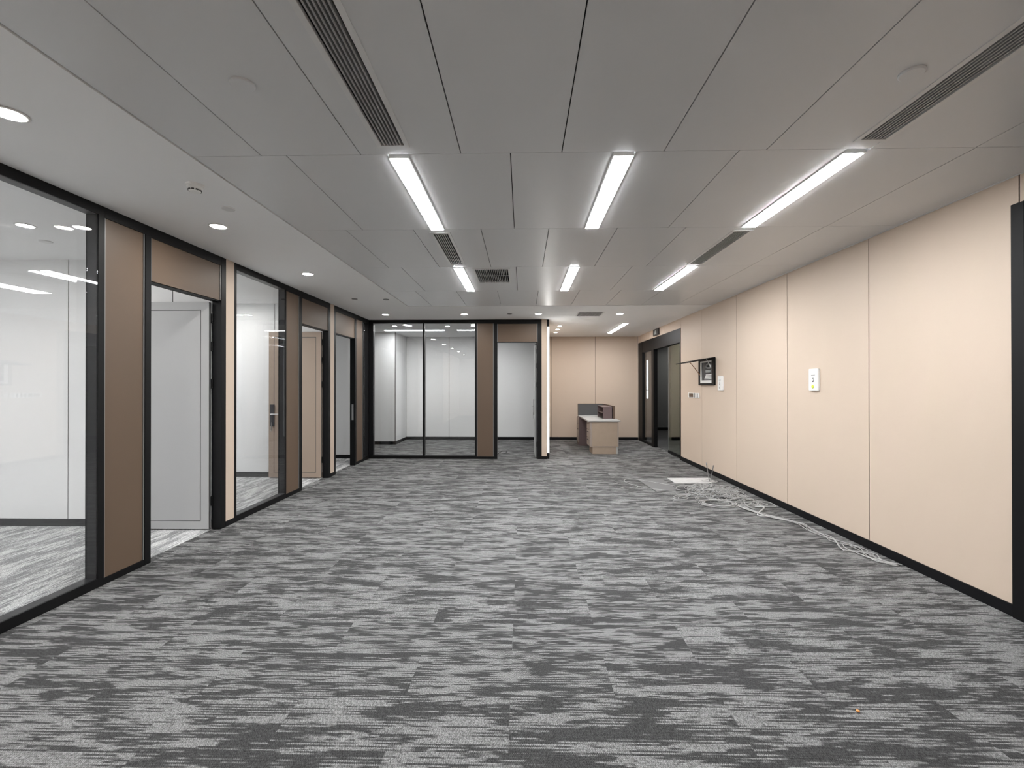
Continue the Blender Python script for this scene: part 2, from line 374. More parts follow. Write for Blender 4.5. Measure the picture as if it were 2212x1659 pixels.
baseb('baseboard_divider', (XO, XL-0.1, 4.858, 4.87, 0, 0.08), 'base_grey', 'dark skirting of the white wall behind the near glass pane')
baseb('baseboard_divider', (XO, XL-0.1, 7.558, 7.57, 0, 0.08), 'base_grey', 'dark skirting of the white wall behind the middle glass pane')
baseb('baseboard_divider', (XO, XL-0.1, YB+0.008, YB+0.02, 0, 0.08), 'base_black', 'black skirting in the narrow far left room')
baseb('baseboard_end', (-3.288, 0.4, YR-0.012, YR, 0, 0.08), 'base_black', 'black skirting along the back of the far glass room')
tag(obj('baseboard_column', boxes((XO, -3.288, 11.778, 11.79, 0, 0.08), (-3.30, -3.288, 11.79, YR, 0, 0.08)), 'base_black'), 'black skirting round the white boxed-in column', 'baseboard', kind='structure')
baseb('trim_1', (-3.312, -3.296, 11.782, 11.79, 0.08, ZC), 'base_grey', 'thin dark corner strip on the white boxed-in column')

# ------------------------------------------------------------------ glazed partitions
T = 0.10
class Part:
    """u runs along the partition, n into it, z up"""
    def __init__(s, kind): s.kind = kind
    def B(s, u0, u1, n0, n1, z0, z1):
        return (XL-n0, XL-n1, u0, u1, z0, z1) if s.kind == 'L' else (u0, u1, YB+n0, YB+n1, z0, z1)
    def P(s, u, n, z): return (XL-n, u, z) if s.kind == 'L' else (u, YB+n, z)
PL, PB = Part('L'), Part('B')
ZT, ZBT = 2.835, 0.068
def glazed(p, name, label, u0, u1, mull=(), j0=0.05, j1=0.05, rear_inset=0.0):
    w = thing(name, label, 'glass partition', p.P((u0+u1)/2, T/2, 0), kind='structure')
    obj('bottom_rail', boxes(p.B(u0, u1, 0, T, 0, ZBT)), 'black', w, bevel=0.001)
    obj('top_rail', boxes(p.B(u0, u1, 0, T, ZT, ZC-0.004)), 'black', w, bevel=0.001)
    obj('jamb', boxes(p.B(u0, u0+j0, 0, T, ZBT, ZT)), 'black', w, bevel=0.001)
    obj('jamb', boxes(p.B(u1-j1, u1, 0, T, ZBT, ZT)), 'black', w, bevel=0.001)
    e = 0.003
    a, b = u0+j0, u1-j1
    # grey lining between the two panes
    obj('lining', boxes(p.B(a, a+e, 0.011, 0.082, ZBT, ZT), p.B(b-e, b, 0.011, 0.082, ZBT, ZT), p.B(a+e, b-e, 0.011, 0.082, ZBT, ZBT+e), p.B(a+e, b-e, 0.011, 0.082, ZT-e, ZT)), 'reveal', w)
    edges = [a]+[m for mm in mull for m in mm]+[b]
    for m0, m1 in mull: obj('mullion', boxes(p.B(m0, m1, 0, T, ZBT, ZT)), 'black', w, bevel=0.001)
    for i in range(0, len(edges), 2):
        obj('pane', boxes(p.B(edges[i]+e, edges[i+1]-e, 0.004, 0.009, ZBT+e, ZT-e)), 'glass', w)
        obj('pane', boxes(p.B(edges[i]+e, edges[i+1]-e, 0.084, 0.089, ZBT+e, ZT-e)), 'glass', w)
    return w
def infill(p, parent, u0, u1):
    """brown slab between grey strips, black rails above and below"""
    obj('infill_panel', boxes(p.B(u0+0.012, u1-0.012, 0.012, T-0.012, 0.05, 2.825)), 'brown', parent)
    obj('edge_strip', boxes(p.B(u0, u0+0.011, 0.006, T-0.006, 0.05, 2.825)), 'grey_alu', parent)
    obj('edge_strip', boxes(p.B(u1-0.011, u1, 0.006, T-0.006, 0.05, 2.825)), 'grey_alu', parent)
    obj('bottom_rail', boxes(p.B(u0, u1, 0, T, 0, 0.05)), 'black', parent, bevel=0.001)
    obj('top_rail', boxes(p.B(u0, u1, 0, T, 2.825, ZC-0.004)), 'black', parent, bevel=0.001)
ZD = 2.43
def doorway(p, name, label, u0, u1, jn, jf, hinge, mat, leafw=0.875, lock=None):
    """u0..u1 outer frame; jn/jf frame widths; hinge 'far' or 'near': leaf stands open at a right angle into the room"""
    d = thing(name, label, 'door', p.P((u0+u1)/2, T/2, 0), kind='structure')
    obj('frame_post', boxes(p.B(u0, u0+jn, 0, T, 0, ZC-0.004)), 'black', d, bevel=0.001)
    obj('frame_post', boxes(p.B(u1-jf, u1, 0, T, 0, ZC-0.004)), 'black', d, bevel=0.001)
    obj('frame_head', boxes(p.B(u0+jn, u1-jf, 0, T, 2.815, ZC-0.004)), 'black', d, bevel=0.001)
    tp = obj('transom_panel', boxes(p.B(u0+jn+0.012, u1-jf-0.012, 0.012, T-0.012, ZD+0.012, 2.815)), 'brown', d)
    obj('edge_strip', boxes(p.B(u0+jn, u0+jn+0.011, 0.006, T-0.006, ZD+0.012, 2.815), p.B(u1-jf-0.011, u1-jf, 0.006, T-0.006, ZD+0.012, 2.815)), 'grey_alu', tp)
    obj('transom_rail', boxes(p.B(u0+jn, u1-jf, 0.02, T, ZD, ZD+0.010)), 'black', d)
    far = hinge == 'far'
    h = u1-jf if far else u0+jn
    a, b = (h-0.046, h-0.006) if far else (h+0.006, h+0.046)
    n0, n1 = T+0.004, T+0.004+leafw
    ZL0, ZL1 = 0.012, ZD-0.01
    leaf = obj('door_leaf', boxes(p.B(a+0.002, b-0.002, n0+0.004, n1-0.004, ZL0+0.004, ZL1-0.004)), 'ink', d)
    bw = 0.085                        # border of each face, the middle field stands in a fine groove
    for (fa, fb) in ((a, a+0.004), (b-0.004, b)):
        obj('border', boxes(p.B(fa, fb, n0, n0+bw, ZL0, ZL1), p.B(fa, fb, n1-bw, n1, ZL0, ZL1), p.B(fa, fb, n0+bw, n1-bw, ZL0, ZL0+bw), p.B(fa, fb, n0+bw, n1-bw, ZL1-bw, ZL1)), mat, leaf)
        g = 0.008
        obj('field', boxes(p.B(fa, fb, n0+bw+g, n1-bw-g, ZL0+bw+g, ZL1-bw-g)), mat, leaf)
    for z in (0.30, 1.55, 1.95, 2.25):
        hz = obj('hinge', lathe(p.P((b if far else a)+(0.002 if far else -0.002), T-0.002, z), [(0, -0.05), (0.011, -0.05), (0.011, 0.05), (0, 0.05)], 12), 'black', leaf)
    if lock:
        nl = n1-0.062
        for s in lock:
            fa = a if s < 0 else b
            pl = boxes(p.B(fa, fa+s*0.016, nl-0.036, nl+0.036, 0.86, 1.22))
            lk = obj('lock_plate', pl, 'gunmetal', leaf, bevel=0.003)
            bm = bmesh.new()
            tube(bm, [Vector(p.P(fa+s*0.016, nl-0.005, 1.06)), Vector(p.P(fa+s*0.055, nl-0.005, 1.06))], 0.010, 10)
            tube(bm, [Vector(p.P(fa+s*0.055, nl+0.003, 1.06)), Vector(p.P(fa+s*0.055, nl-0.125, 1.06))], 0.009, 10)
            obj('lever_handle', bm, 'steel', leaf)
            bm = bmesh.new(); tube(bm, [Vector(p.P(fa+s*0.020, nl, 0.93)), Vector(p.P(fa+s*0.024, nl+0.004, 0.86)), Vector(p.P(fa+s*0.022, nl+0.010, 0.78))], 0.006, 6)
            obj('key', bm, 'steel', leaf)
    return d
# left partition, from near to far
wl = thing('wall_left', 'left partition wall of brown slabs and beige pilasters between the glass bays', 'wall', (XL, 4.0, 0), kind='structure')
obj('wall_stretch', boxes((XL, XL-T, YS, 0.62, 0, ZC)), 'beige', wl)
glazed(PL, 'window_1', 'big near left glass pane in a black frame', 0.62, 3.438, j1=0.053)
infill(PL, wl, 3.438, 3.815)
doorway(PL, 'door_1', 'open pale grey door beside the widest brown slab', 3.815, 4.875, 0.063, 0.075, 'far', 'door_grey', lock=(-1, 1))
obj('pilaster', boxes((XL, XL-T, 4.875, 5.014, 0.06, ZC-0.004)), 'beige', wl)
obj('pilaster_foot', boxes((XL+0.002, XL-T, 4.875, 5.014, 0, 0.06)), 'base_black', wl)
glazed(PL, 'window_2', 'middle glass pane of the left partition between beige pilaster and brown slab', 5.014, 6.145, j0=0.045, j1=0.025)
infill(PL, wl, 6.145, 6.515)
doorway(PL, 'door_2', 'open taupe door in the middle of the left partition', 6.515, 7.57, 0.075, 0.075, 'far', 'door_brown', lock=(-1, 1))
obj('pilaster', boxes((XL, XL-T, 7.57, 7.72, 0.06, ZC-0.004)), 'beige', wl)
obj('pilaster_foot', boxes((XL+0.002, XL-T, 7.57, 7.72, 0, 0.06)), 'base_black', wl)
d3 = doorway(PL, 'door_3', 'far left doorway next to the corner of the two partitions', 7.72, 8.77, 0.07, 0.075, 'near', 'door_grey', lock=(-1, 1))
obj('strike_plate', boxes(PL.B(8.691, 8.695, 0.03, 0.065, 0.87, 1.17)), 'steel', d3)
infill(PL, wl, 8.77, 9.14)
glazed(PL, 'window_3', 'narrow glass pane of the left partition at the far corner', 9.14, 9.50, j0=0.04, j1=0.05)
# back partition
wb = thing('wall_far', 'brown slab and beige pilaster of the far glass partition', 'wall', (-0.3, YB, 0), kind='structure')
obj('corner_post', boxes((XL-T, -3.14, YB, YB+T, 0, ZC-0.004)), 'black', wb)
glazed(PB, 'window_4', 'far glass front of two panes with one slim black mullion', -3.14, -0.95, mull=[(-2.085, -2.046)], j0=0.012, j1=0.038)
infill(PB, wb, -0.95, -0.60)
doorway(PB, 'door_4', 'open door in the far glass partition beside the light strip', -0.60, 0.40, 0.076, 0.085, 'far', 'door_grey', lock=(-1, 1))
obj('pilaster', boxes((0.40, 0.507, YB, YB+T, 0.06, ZC-0.004)), 'beige', wb)
obj('pilaster_foot', boxes((0.40, 0.507, YB-0.002, YB+T, 0, 0.06)), 'base_black', wb)
led = thing('light_strip', 'upright white light strip on the end of the far partition', 'light strip', (0.53, YB+0.05, 0))
obj('profile', boxes((0.507, 0.515, YB, YB+T, 0, ZC-0.004), (0.515, 0.560, YB+0.03, YB+T, 0, 0.13), (0.515, 0.560, YB+0.03, YB+T, 2.75, ZC-0.004)), 'black', led)
obj('diffuser', boxes((0.516, 0.556, YB+0.012, YB+0.085, 0.13, 2.75)), 'led', led)

# ------------------------------------------------------------------ ceiling fittings
def linear(x0, x1, y0, y1, label, mat='diffuser', group='linear ceiling lights of the open office', z=ZC):
    t = thing('linear_light', label, 'ceiling light', ((x0+x1)/2, (y0+y1)/2, z-0.006), group)
    w = 0.007
    obj('housing', boxes((x0, x0+w, y0, y1, z-0.006, z+0.02), (x1-w, x1, y0, y1, z-0.006, z+0.02), (x0+w, x1-w, y0, y0+w, z-0.006, z+0.02), (x0+w, x1-w, y1-w, y1, z-0.006, z+0.02)), 'white_plastic', t)
    obj('diffuser', boxes((x0+w, x1-w, y0+w, y1-w, z-0.009, z+0.015)), mat, t)
pos = ['left', 'middle', 'right']
for (y0, y1, where) in ((2.735, 4.005, 'in the nearer row'), (5.305, 6.625, 'in the farther row'), (-2.47, -1.23, 'far behind the view')):
    for (a, b), which in zip(LX, ('left one in line with grilles', 'middle one without grille in line', 'right one nearest the beige wall')):
        linear(a+0.002, b-0.002, y0, y1, 'lit linear ceiling light %s, %s' % (where, which))
linear(2.22, 2.34, 10.1, 11.95, 'lit linear ceiling light above the glass entrance near the reception desk', 'diffuser_rear', group='linear lights of the reception area', z=ZC-0.006)
linear(-3.44, -1.93, 11.25, 11.37, 'long lit crosswise light in the far glass room, left one', 'diffuser_room', 'room lights')
linear(-1.62, -0.12, 11.25, 11.37, 'long lit crosswise light in the far glass room, right one', 'diffuser_room', 'room lights')
for (x0, x1, y0, y1, lab) in ((-5.2, -5.07, 0.2, 1.7, 'added unseen linear light in the near left room, inner one'), (-6.5, -6.37, 0.2, 1.7, 'added unseen linear light in the near left room, outer one'),
                              (-4.2, -4.07, 0.2, 1.7, 'added unseen linear light in the near left room, nearest the glass'), (-6.5, -6.37, 2.1, 3.6, 'added unseen linear light in the near left room, farthest in'),
                              (-6.6, -6.47, 5.3, 6.8, 'added unseen linear light in the middle left room, outer one'), (-5.5, -5.37, 5.25, 6.75, 'added unseen linear light in the middle left room, inner one'), (-6.0, -5.87, 7.95, 9.2, 'added unseen linear light in the narrow far left room')):
    linear(x0, x1, y0, y1, lab, 'diffuser_room', 'room lights')  # lamps added out of sight to brighten the left rooms

def downlight(x, y, label, group='round downlights in the plaster border', r=0.060, mat='down', z=ZC-0.004):
    t = thing('downlight', label, 'downlight', (x, y, z), group)
    obj('rim', lathe((x, y, z), [(r+0.004, 0.0), (r+0.016, -0.003), (r+0.016, -0.006), (r, -0.007), (r-0.001, 0.004)], 32), 'white_plastic', t, smooth=True)
    obj('lens', lathe((x, y, z), [(0, -0.004), (r*0.8, -0.004), (r-0.001, -0.001), (r-0.001, 0.002), (0, 0.002)], 32), mat, t, smooth=True)
for (x, y, lab) in ((-2.59, 2.24, 'nearest lit downlight above the big glass pane, cut by the left edge'), (-2.62, 3.87, 'lit downlight beside the smoke detector, above the first door'), (-2.64, 5.55, 'lit downlight in front of the middle glass pane'),
                    (-2.646, 8.76, 'lit downlight before the far glass front, leftmost of its row'), (-1.116, 8.75, 'lit downlight before the far glass front, above the slim mullion'), (0.307, 8.73, 'lit downlight before the door beside the light strip'),
                    (1.867, 8.77, 'lit downlight right of the small vent before the reception area'), (-2.59, 0.60, 'downlight overhead left behind the view'), (-2.59, -1.05, 'second downlight overhead left behind the view')):
    downlight(x, y, lab)
for (y, lab) in ((10.53, 'nearest'), (11.18, 'middle'), (11.81, 'farthest')):
    downlight(0.86, y, 'small lit downlight in the reception ceiling near the light strip, %s of three' % lab, 'small downlights of the reception area', 0.045)
for (x, y, lab) in ((-2.96, 10.5, 'lit downlight inside the far glass room, leftmost'), (-2.60, 10.45, 'lit downlight inside the far glass room, second from left'), (-1.74, 10.55, 'lit downlight inside the far glass room, third from left'), (-1.13, 10.5, 'lit downlight inside the far glass room, next to the brown slab')):
    downlight(x, y, lab, 'downlights of the rooms', 0.05, z=ZC)
downlight(-4.27, 3.82, 'lit downlight inside the near left room behind the big pane', 'downlights of the rooms', 0.055, z=ZC)
downlight(-4.6, 6.9, 'lit downlight inside the middle left room', 'downlights of the rooms', 0.055, z=ZC)

def slot_grille(h, label, n=7):
    x0, x1, y0, y1 = h; z = ZC
    t = thing('slot_grille', label, 'air grille', ((x0+x1)/2, (y0+y1)/2, z-0.003), 'slotted air grilles in line with the lights')
    w = 0.026
    obj('frame', boxes((x0-0.001, x0+w, y0-0.001, y1+0.001, z-0.004, z+0.014), (x1-w, x1+0.001, y0-0.001, y1+0.001, z-0.004, z+0.014), (x0+w, x1-w, y0-0.001, y0+w, z-0.004, z+0.014), (x0+w, x1-w, y1-w, y1+0.001, z-0.004, z+0.014)), 'grey_paint', t)
    obj('backing', boxes((x0+0.004, x1-0.004, y0+0.004, y1-0.004, z+0.034, z+0.038), (x0+0.004, x0+0.008, y0+0.004, y1-0.004, z+0.014, z+0.034), (x1-0.008, x1-0.004, y0+0.004, y1-0.004, z+0.014, z+0.034)), 'slot', t)
    xa, xb = x0+w, x1-w; p = (xb-xa)/n; src = None
    for i in range(1, n):
        xc = xa+i*p
        if src is None: src = obj('slat', boxes((xc-0.0040, xc+0.0040, y0+w, y1-w, z-0.002, z+0.022)), 'slat', t)
        else: share(src, 'slat', (xc, (y0+y1)/2, z-0.002), t)
for h, lab in zip(GRILLES, ('long slotted air grille left of the middle, nearest to the viewer', 'long slotted air grille at the upper right corner of the view', 'slotted air grille left of the middle, between two lit lights', 'slotted air grille on the right, between two lit lights',
                            'slotted air grille behind the view, left', 'slotted air grille behind the view, right')):
    slot_grille(h, lab)
def louvre(h, label, along, n, z, group=None):
    x0, x1, y0, y1 = h
    t = thing('vent_grille', label, 'air vent', ((x0+x1)/2, (y0+y1)/2, z-0.004), group)
    w = 0.022
    obj('frame', boxes((x0-0.002, x0+w, y0-0.002, y1+0.002, z-0.006, z+0.012), (x1-w, x1+0.002, y0-0.002, y1+0.002, z-0.006, z+0.012), (x0+w, x1-w, y0-0.002, y0+w, z-0.006, z+0.012), (x0+w, x1-w, y1-w, y1+0.002, z-0.006, z+0.012)), 'grey_paint', t)
    obj('backing', boxes((x0+0.004, x1-0.004, y0+0.004, y1-0.004, z+0.034, z+0.038)), 'slot', t)
    src = None
    for i in range(1, n):
        if along == 'y':
            c = x0+w+(x1-x0-2*w)*i/n; b = (c-0.004, c+0.004, y0+w, y1-w, z-0.003, z+0.020); l = (c, (y0+y1)/2, z-0.003)
        else:
            c = y0+w+(y1-y0-2*w)*i/n; b = (x0+w, x1-w, c-0.005, c+0.005, z-0.003, z+0.020); l = ((x0+x1)/2, c, z-0.003)
        if src is None: src = obj('slat', boxes(b), 'slat', t)
        else: share(src, 'slat', l, t)
    if along == 'y': obj('cross_bar', boxes((x0+w, x1-w, (y0+y1)/2-0.008, (y0+y1)/2+0.008, z+0.002, z+0.010)), 'slat', t)
louvre(SQ, 'dark square louvred vent beside the second row of lights', 'y', 18, ZC)
louvre(VENT, 'small louvred vent in the plaster border before the reception area', 'y', 16, ZC-0.004)

def disc(x, y, r, label, z=ZC, mat='white_plastic'):
    t = tag(obj('cover_plate', lathe((x, y, z), [(0, -0.010), (r*0.9, -0.010), (r, -0.006), (r, 0.0), (0, 0.0)], 40), mat, smooth=False), label, 'cover plate')
disc(-1.278, 2.051, 0.053, 'flat round cover plate on the ceiling left of the long grille', mat='ceil_panel')
disc(1.72, 2.048, 0.050, 'flat round cover plate on the ceiling beside the upper right grille', mat='ceil_panel')
disc(-2.281, 3.483, 0.048, 'flat round plate between smoke detector and downlight', ZC-0.004, 'grey_paint')
for (x, y, r, lab) in ((-2.171, 7.218, 0.045, 'small flat plate in the plaster border at the corner of the panels'), (-2.658, 7.167, 0.045, 'small flat plate in the plaster border before the far left doorway'), (-0.242, 8.715, 0.045, 'small flat plate in the border between two far downlights')):
    disc(x, y, r, lab, ZC-0.004, 'grey_alu')
disc(-4.55, 4.25, 0.05, 'small round plate on the ceiling of the near left room', ZC, 'grey_paint')
sx, sy, sz = -2.242, 3.069, ZC-0.004
sd = thing('smoke_detector', 'white smoke detector hanging from the plaster border above the first door', 'smoke detector', (sx, sy, sz-0.05))
obj('base', lathe((sx, sy, sz), [(0, 0), (0.056, 0), (0.056, -0.010), (0.050, -0.014), (0, -0.014)], 32), 'white_plastic', sd, smooth=False)
obj('head', lathe((sx, sy, sz), [(0, -0.014), (0.048, -0.014), (0.046, -0.026), (0.040, -0.034), (0.036, -0.046), (0.030, -0.051), (0, -0.052)], 32), 'white_plastic', sd, smooth=False)
for kx in range(10):
    a = 2*math.pi*kx/10
    bm = boxes((-0.004, 0.004, -0.008, 0.008, -0.0045, 0.0045))
    bmesh.ops.rotate(bm, verts=bm.verts[:], matrix=Matrix.Rotation(a, 3, 'Z'))
    bmesh.ops.translate(bm, verts=bm.verts[:], vec=(sx+0.037*math.cos(a), sy+0.037*math.sin(a), sz-0.040))
    obj('slot', bm, 'ink', sd)

# ------------------------------------------------------------------ right wall: near black door frame, glass entrance, lobby
d5 = thing('door_5', 'black door frame at the right edge of the view', 'door', (XR, 2.5, 0), kind='structure')
obj('frame_post', boxes((XR-0.022, XR+0.11, 3.005, 3.087, 0, 2.72)), 'black', d5, bevel=0.002)
obj('frame_post', boxes((XR-0.022, XR+0.11, 1.95, 2.03, 0, 2.72)), 'black', d5, bevel=0.002)
obj('frame_head', boxes((XR-0.022, XR+0.11, 2.03, 3.005, 2.64, 2.72)), 'black', d5, bevel=0.002)
obj('door_leaf', boxes((XR+0.03, XR+0.07, 2.035, 3.0, 0.008, 2.635)), 'base_black', d5)
d6 = thing('door_6', 'black framed glass entrance beside the reception desk', 'door', (XR, 11.1, 0), kind='structure')
e0, e1 = ENT[0], ENT[1]
obj('frame_post', boxes((XR-0.006, XR+0.11, e0, e0+0.05, 0, 2.71)), 'black', d6, bevel=0.001)
obj('frame_post', boxes((XR-0.006, XR+0.11, e1-0.42, e1, 0, 2.71)), 'black', d6, bevel=0.001)
obj('head_panel', boxes((XR-0.004, XR+0.11, e0+0.05, e1-0.42, 2.42, 2.71)), 'black', d6, bevel=0.001)
obj('mullion', boxes((XR+0.0, XR+0.10, 11.38, 11.56, 0, 2.42)), 'black', d6)
obj('pane', boxes((XR+0.03, XR+0.042, 11.56, e1-0.42, 0.06, 2.42)), 'glass', d6)
obj('pane_rail', boxes((XR+0.01, XR+0.06, 11.56, e1-0.42, 0, 0.06)), 'black', d6)
lf = obj('door_leaf', boxes((XR+0.05, XR+0.062, 9.49, 10.40, 0.02, 2.40)), 'dark_glass', d6)
obj('patch_fitting', boxes((XR+0.045, XR+0.067, 9.49, 10.40, 0.012, 0.07)), 'black', lf)
obj('edge_strip', boxes((XR+0.048, XR+0.064, 10.385, 10.402, 0.07, 2.40)), 'grey_alu', lf)
# lobby beyond
tag(obj('wall_lobby', boxes((4.15, 9.0, 12.80, 12.95, 0, ZC)), 'lobby_wall'), 'grey green lobby wall behind the glass entrance', 'wall', kind='structure')
tag(obj('wall_lobby', boxes((XR+0.1, 9.0, 15.7, 15.85, 0, 1.06), (XR+0.1, 9.0, 15.7, 15.85, 2.42, ZC), (XR+0.1, 4.16, 15.7, 15.85, 1.06, 2.42), (4.34, 9.0, 15.7, 15.85, 1.06, 2.42)), 'lobby_dark'), 'dark far wall of the lobby with a window', 'wall', kind='structure')
tag(obj('wall_lobby', boxes((8.9, 9.0, 8.5, 18, 0, ZC), (XR+0.10, 9.0, 8.4, 8.5, 0, ZC), (XR+0.10, XR+0.2, YR, 15.7, 0, ZC)), 'lobby_dark'), 'dark side walls of the lobby', 'wall', kind='structure')
tag(obj('baseboard_lobby', boxes((4.42, 8.9, 15.688, 15.70, 0, 0.10), (4.15, 8.9, 12.788, 12.80, 0, 0.10)), 'base_black'), 'black skirting in the lobby', 'baseboard', kind='structure')
wn = thing('window_5', 'small bright window far inside the lobby', 'window', (4.25, 15.75, 1.06), kind='structure')
obj('frame', boxes((4.16, 4.175, 15.72, 15.80, 1.06, 2.42), (4.32, 4.34, 15.72, 15.80, 1.06, 2.42), (4.18, 4.32, 15.72, 15.80, 1.06, 1.08), (4.18, 4.32, 15.72, 15.80, 2.40, 2.42), (4.18, 4.32, 15.73, 15.79, 1.36, 1.38)), 'grey_alu', wn)
obj('pane', boxes((4.18, 4.32, 15.755, 15.761, 1.08, 2.40)), 'glass', wn)
downlight(4.75, 12.3, 'added unseen downlight in the lobby ceiling before the grey green wall', 'added downlights of the lobby', 0.05, z=ZC)  # the lobby downlights are unseen, added to lift its darkness
downlight(4.0, 10.9, 'added unseen downlight in the lobby ceiling behind the glass entrance', 'added downlights of the lobby', 0.03, z=ZC)
downlight(5.3, 14.6, 'added unseen downlight deep inside the lobby', 'added downlights of the lobby', 0.06, z=ZC)

# things on the right wall
sg = thing('exit_sign', 'small dark sign with a pale symbol above the glass entrance', 'sign', (XR, 11.1, 2.735))
obj('box', boxes((XR-0.035, XR, 10.87, 11.30, 2.735, 2.895)), 'sign_dark', sg, bevel=0.004)
bm = bmesh.new(); vv = [bm.verts.new((XR-0.036, y, z)) for y, z in ((11.00, 2.765), (11.18, 2.765), (11.15, 2.83), (11.11, 2.865), (11.06, 2.865), (11.03, 2.83))]
f = bm.faces.new(vv); r = bmesh.ops.extrude_face_region(bm, geom=[f]); bmesh.ops.translate(bm, verts=[v for v in r['geom'] if isinstance(v, bmesh.types.BMVert)], vec=(-0.002, 0, 0))
obj('symbol', bm, 'sign_pale', sg)

eb = thing('electrical_box', 'open black electrical box with its lid propped up on the beige wall', 'electrical box', (XR, 8.08, 1.535))
y0, y1, z0, z1 = 7.742, 8.42, 1.535, 2.0
obj('frame', boxes((XR-0.03, XR, y0, y0+0.10, z0, z1), (XR-0.03, XR, y1-0.06, y1, z0, z1), (XR-0.03, XR, y0+0.10, y1-0.06, z0, z0+0.035), (XR-0.03, XR, y0+0.10, y1-0.06, z1-0.04, z1)), 'black', eb, bevel=0.002)
obj('liner', boxes((XR-0.02, XR-0.002, y0+0.10, y0+0.125, z0+0.035, z1-0.04), (XR-0.02, XR-0.002, y1-0.12, y1-0.06, z0+0.035, z1-0.04), (XR-0.02, XR-0.002, y0+0.125, y1-0.12, z0+0.035, z0+0.085), (XR-0.02, XR-0.002, y0+0.125, y1-0.12, z1-0.065, z1-0.04)), 'white_plastic', eb)
obj('back_plate', boxes((XR-0.008, XR-0.002, y0+0.125, y1-0.12, z0+0.085, z1-0.065)), 'ink', eb)
bm = bmesh.new(); yc, zc = 8.0, 1.86
for j in range(3):
    tube(bm, catmull([(XR-0.018-0.004*j, yc+0.13*math.cos(a)*(1-0.12*j)-0.02, zc+0.035*math.sin(a)+0.008*j) for a in [2*math.pi*q/8 for q in range(8)]], 5, True), 0.008, 6, True)
obj('wire_bundle', bm, 'cable', eb)
for j in range(4):
    obj('breaker', boxes((XR-0.026, XR-0.008, 7.885, 8.16-0.02*j, 1.635+0.024*j, 1.635+0.024*j+0.017)), 'white_plastic', eb, bevel=0.002)
obj('relay', boxes((XR-0.03, XR-0.008, 7.93, 8.10, 1.755, 1.80)), 'sign_pale', eb, bevel=0.003)
bm = boxes((XR-0.445, XR-0.004, y0, y1, z1-0.004, z1+0.012))
bmesh.ops.rotate(bm, verts=bm.verts[:], cent=(XR-0.004, 8, z1), matrix=Matrix.Rotation(math.radians(-11), 3, 'Y'))
obj('lid', bm, 'black', eb, bevel=0.001)
bm = bmesh.new(); tube(bm, [Vector((XR-0.20, y1-0.02, z1-0.036)), Vector((XR-0.03, y1-0.08, z1-0.28))], 0.006, 8); obj('stay', bm, 'copper', eb)
bm = bmesh.new(); tube(bm, [Vector((XR-0.09, y0+0.16, z1-0.02)), Vector((XR-0.02, y0+0.14, z1-0.16))], 0.007, 8); obj('stay', bm, 'white_plastic', eb)

sp = thing('socket_box', 'row of open socket boxes in the beige wall beside the entrance', 'wall socket', (XR, 8.71, 1.30))
obj('plate', boxes((XR-0.012, XR, 8.44, 8.98, 1.298, 1.388)), 'white_plastic', sp, bevel=0.003)
obj('brown_cover', boxes((XR-0.016, XR-0.011, 8.72, 8.93, 1.308, 1.380)), 'brown', sp)
for j in range(3): obj('gap', boxes((XR-0.015, XR-0.011, 8.50+0.075*j, 8.53+0.075*j, 1.304, 1.384)), 'sign_dark', sp)

def fire_panel(y0, y1, z0, z1, label, btn):
    t = thing('fire_panel', label, 'fire panel', (XR, (y0+y1)/2, z0), 'white fire alarm panels on the right wall')
    obj('plate', boxes((XR-0.026, XR, y0, y1, z0, z1)), 'white_plastic', t, bevel=0.004)
    yc = (y0+y1)/2; h = z1-z0; x = XR-0.0262
    # flame outline: two nested drops
    def drop(sc, dx, mat, nm):
        bm = bmesh.new(); pts = []
        for q in range(20):
            a = 2*math.pi*q/20                      # teardrop, point up
            pts.append((yc+0.95*sc*math.sin(a)*abs(math.sin(a/2))**1.4, z0+h*0.50+sc*1.2*math.cos(a)))
        v = [bm.verts.new((x-dx, py, pz)) for py, pz in pts]; f = bm.faces.new(v)
        r = bmesh.ops.extrude_face_region(bm, geom=[f]); bmesh.ops.translate(bm, verts=[q for q in r['geom'] if isinstance(q, bmesh.types.BMVert)], vec=(-0.0008, 0, 0))
        obj(nm, bm, mat, t)
    drop(0.023, 0.0, 'ink', 'flame_symbol'); drop(0.010, 0.001, 'white_plastic', 'flame_symbol_core')
    obj('print_line', boxes((x-0.0008, x, yc-0.035, yc+0.035, z0+h*0.70, z0+h*0.72)), 'ink', t)
    obj('print_line', boxes((x-0.0008, x, yc-0.030, yc+0.030, z0+h*0.30, z0+h*0.312)), 'grey_btn', t)
    obj('button', lathe((x, yc+0.004, z0+h*0.18), [(0, -0.006), (0.017, -0.006), (0.019, -0.002), (0.019, 0), (0, 0)], 20, 'x'), btn, t, smooth=False)
fire_panel(7.437, 7.607, 1.45, 1.685, 'white fire panel with grey button next to the open electrical box', 'grey_btn')
fire_panel(5.055, 5.212, 1.472, 1.715, 'white fire panel with flame symbol and lime button, alone on its wall panel', 'lime')

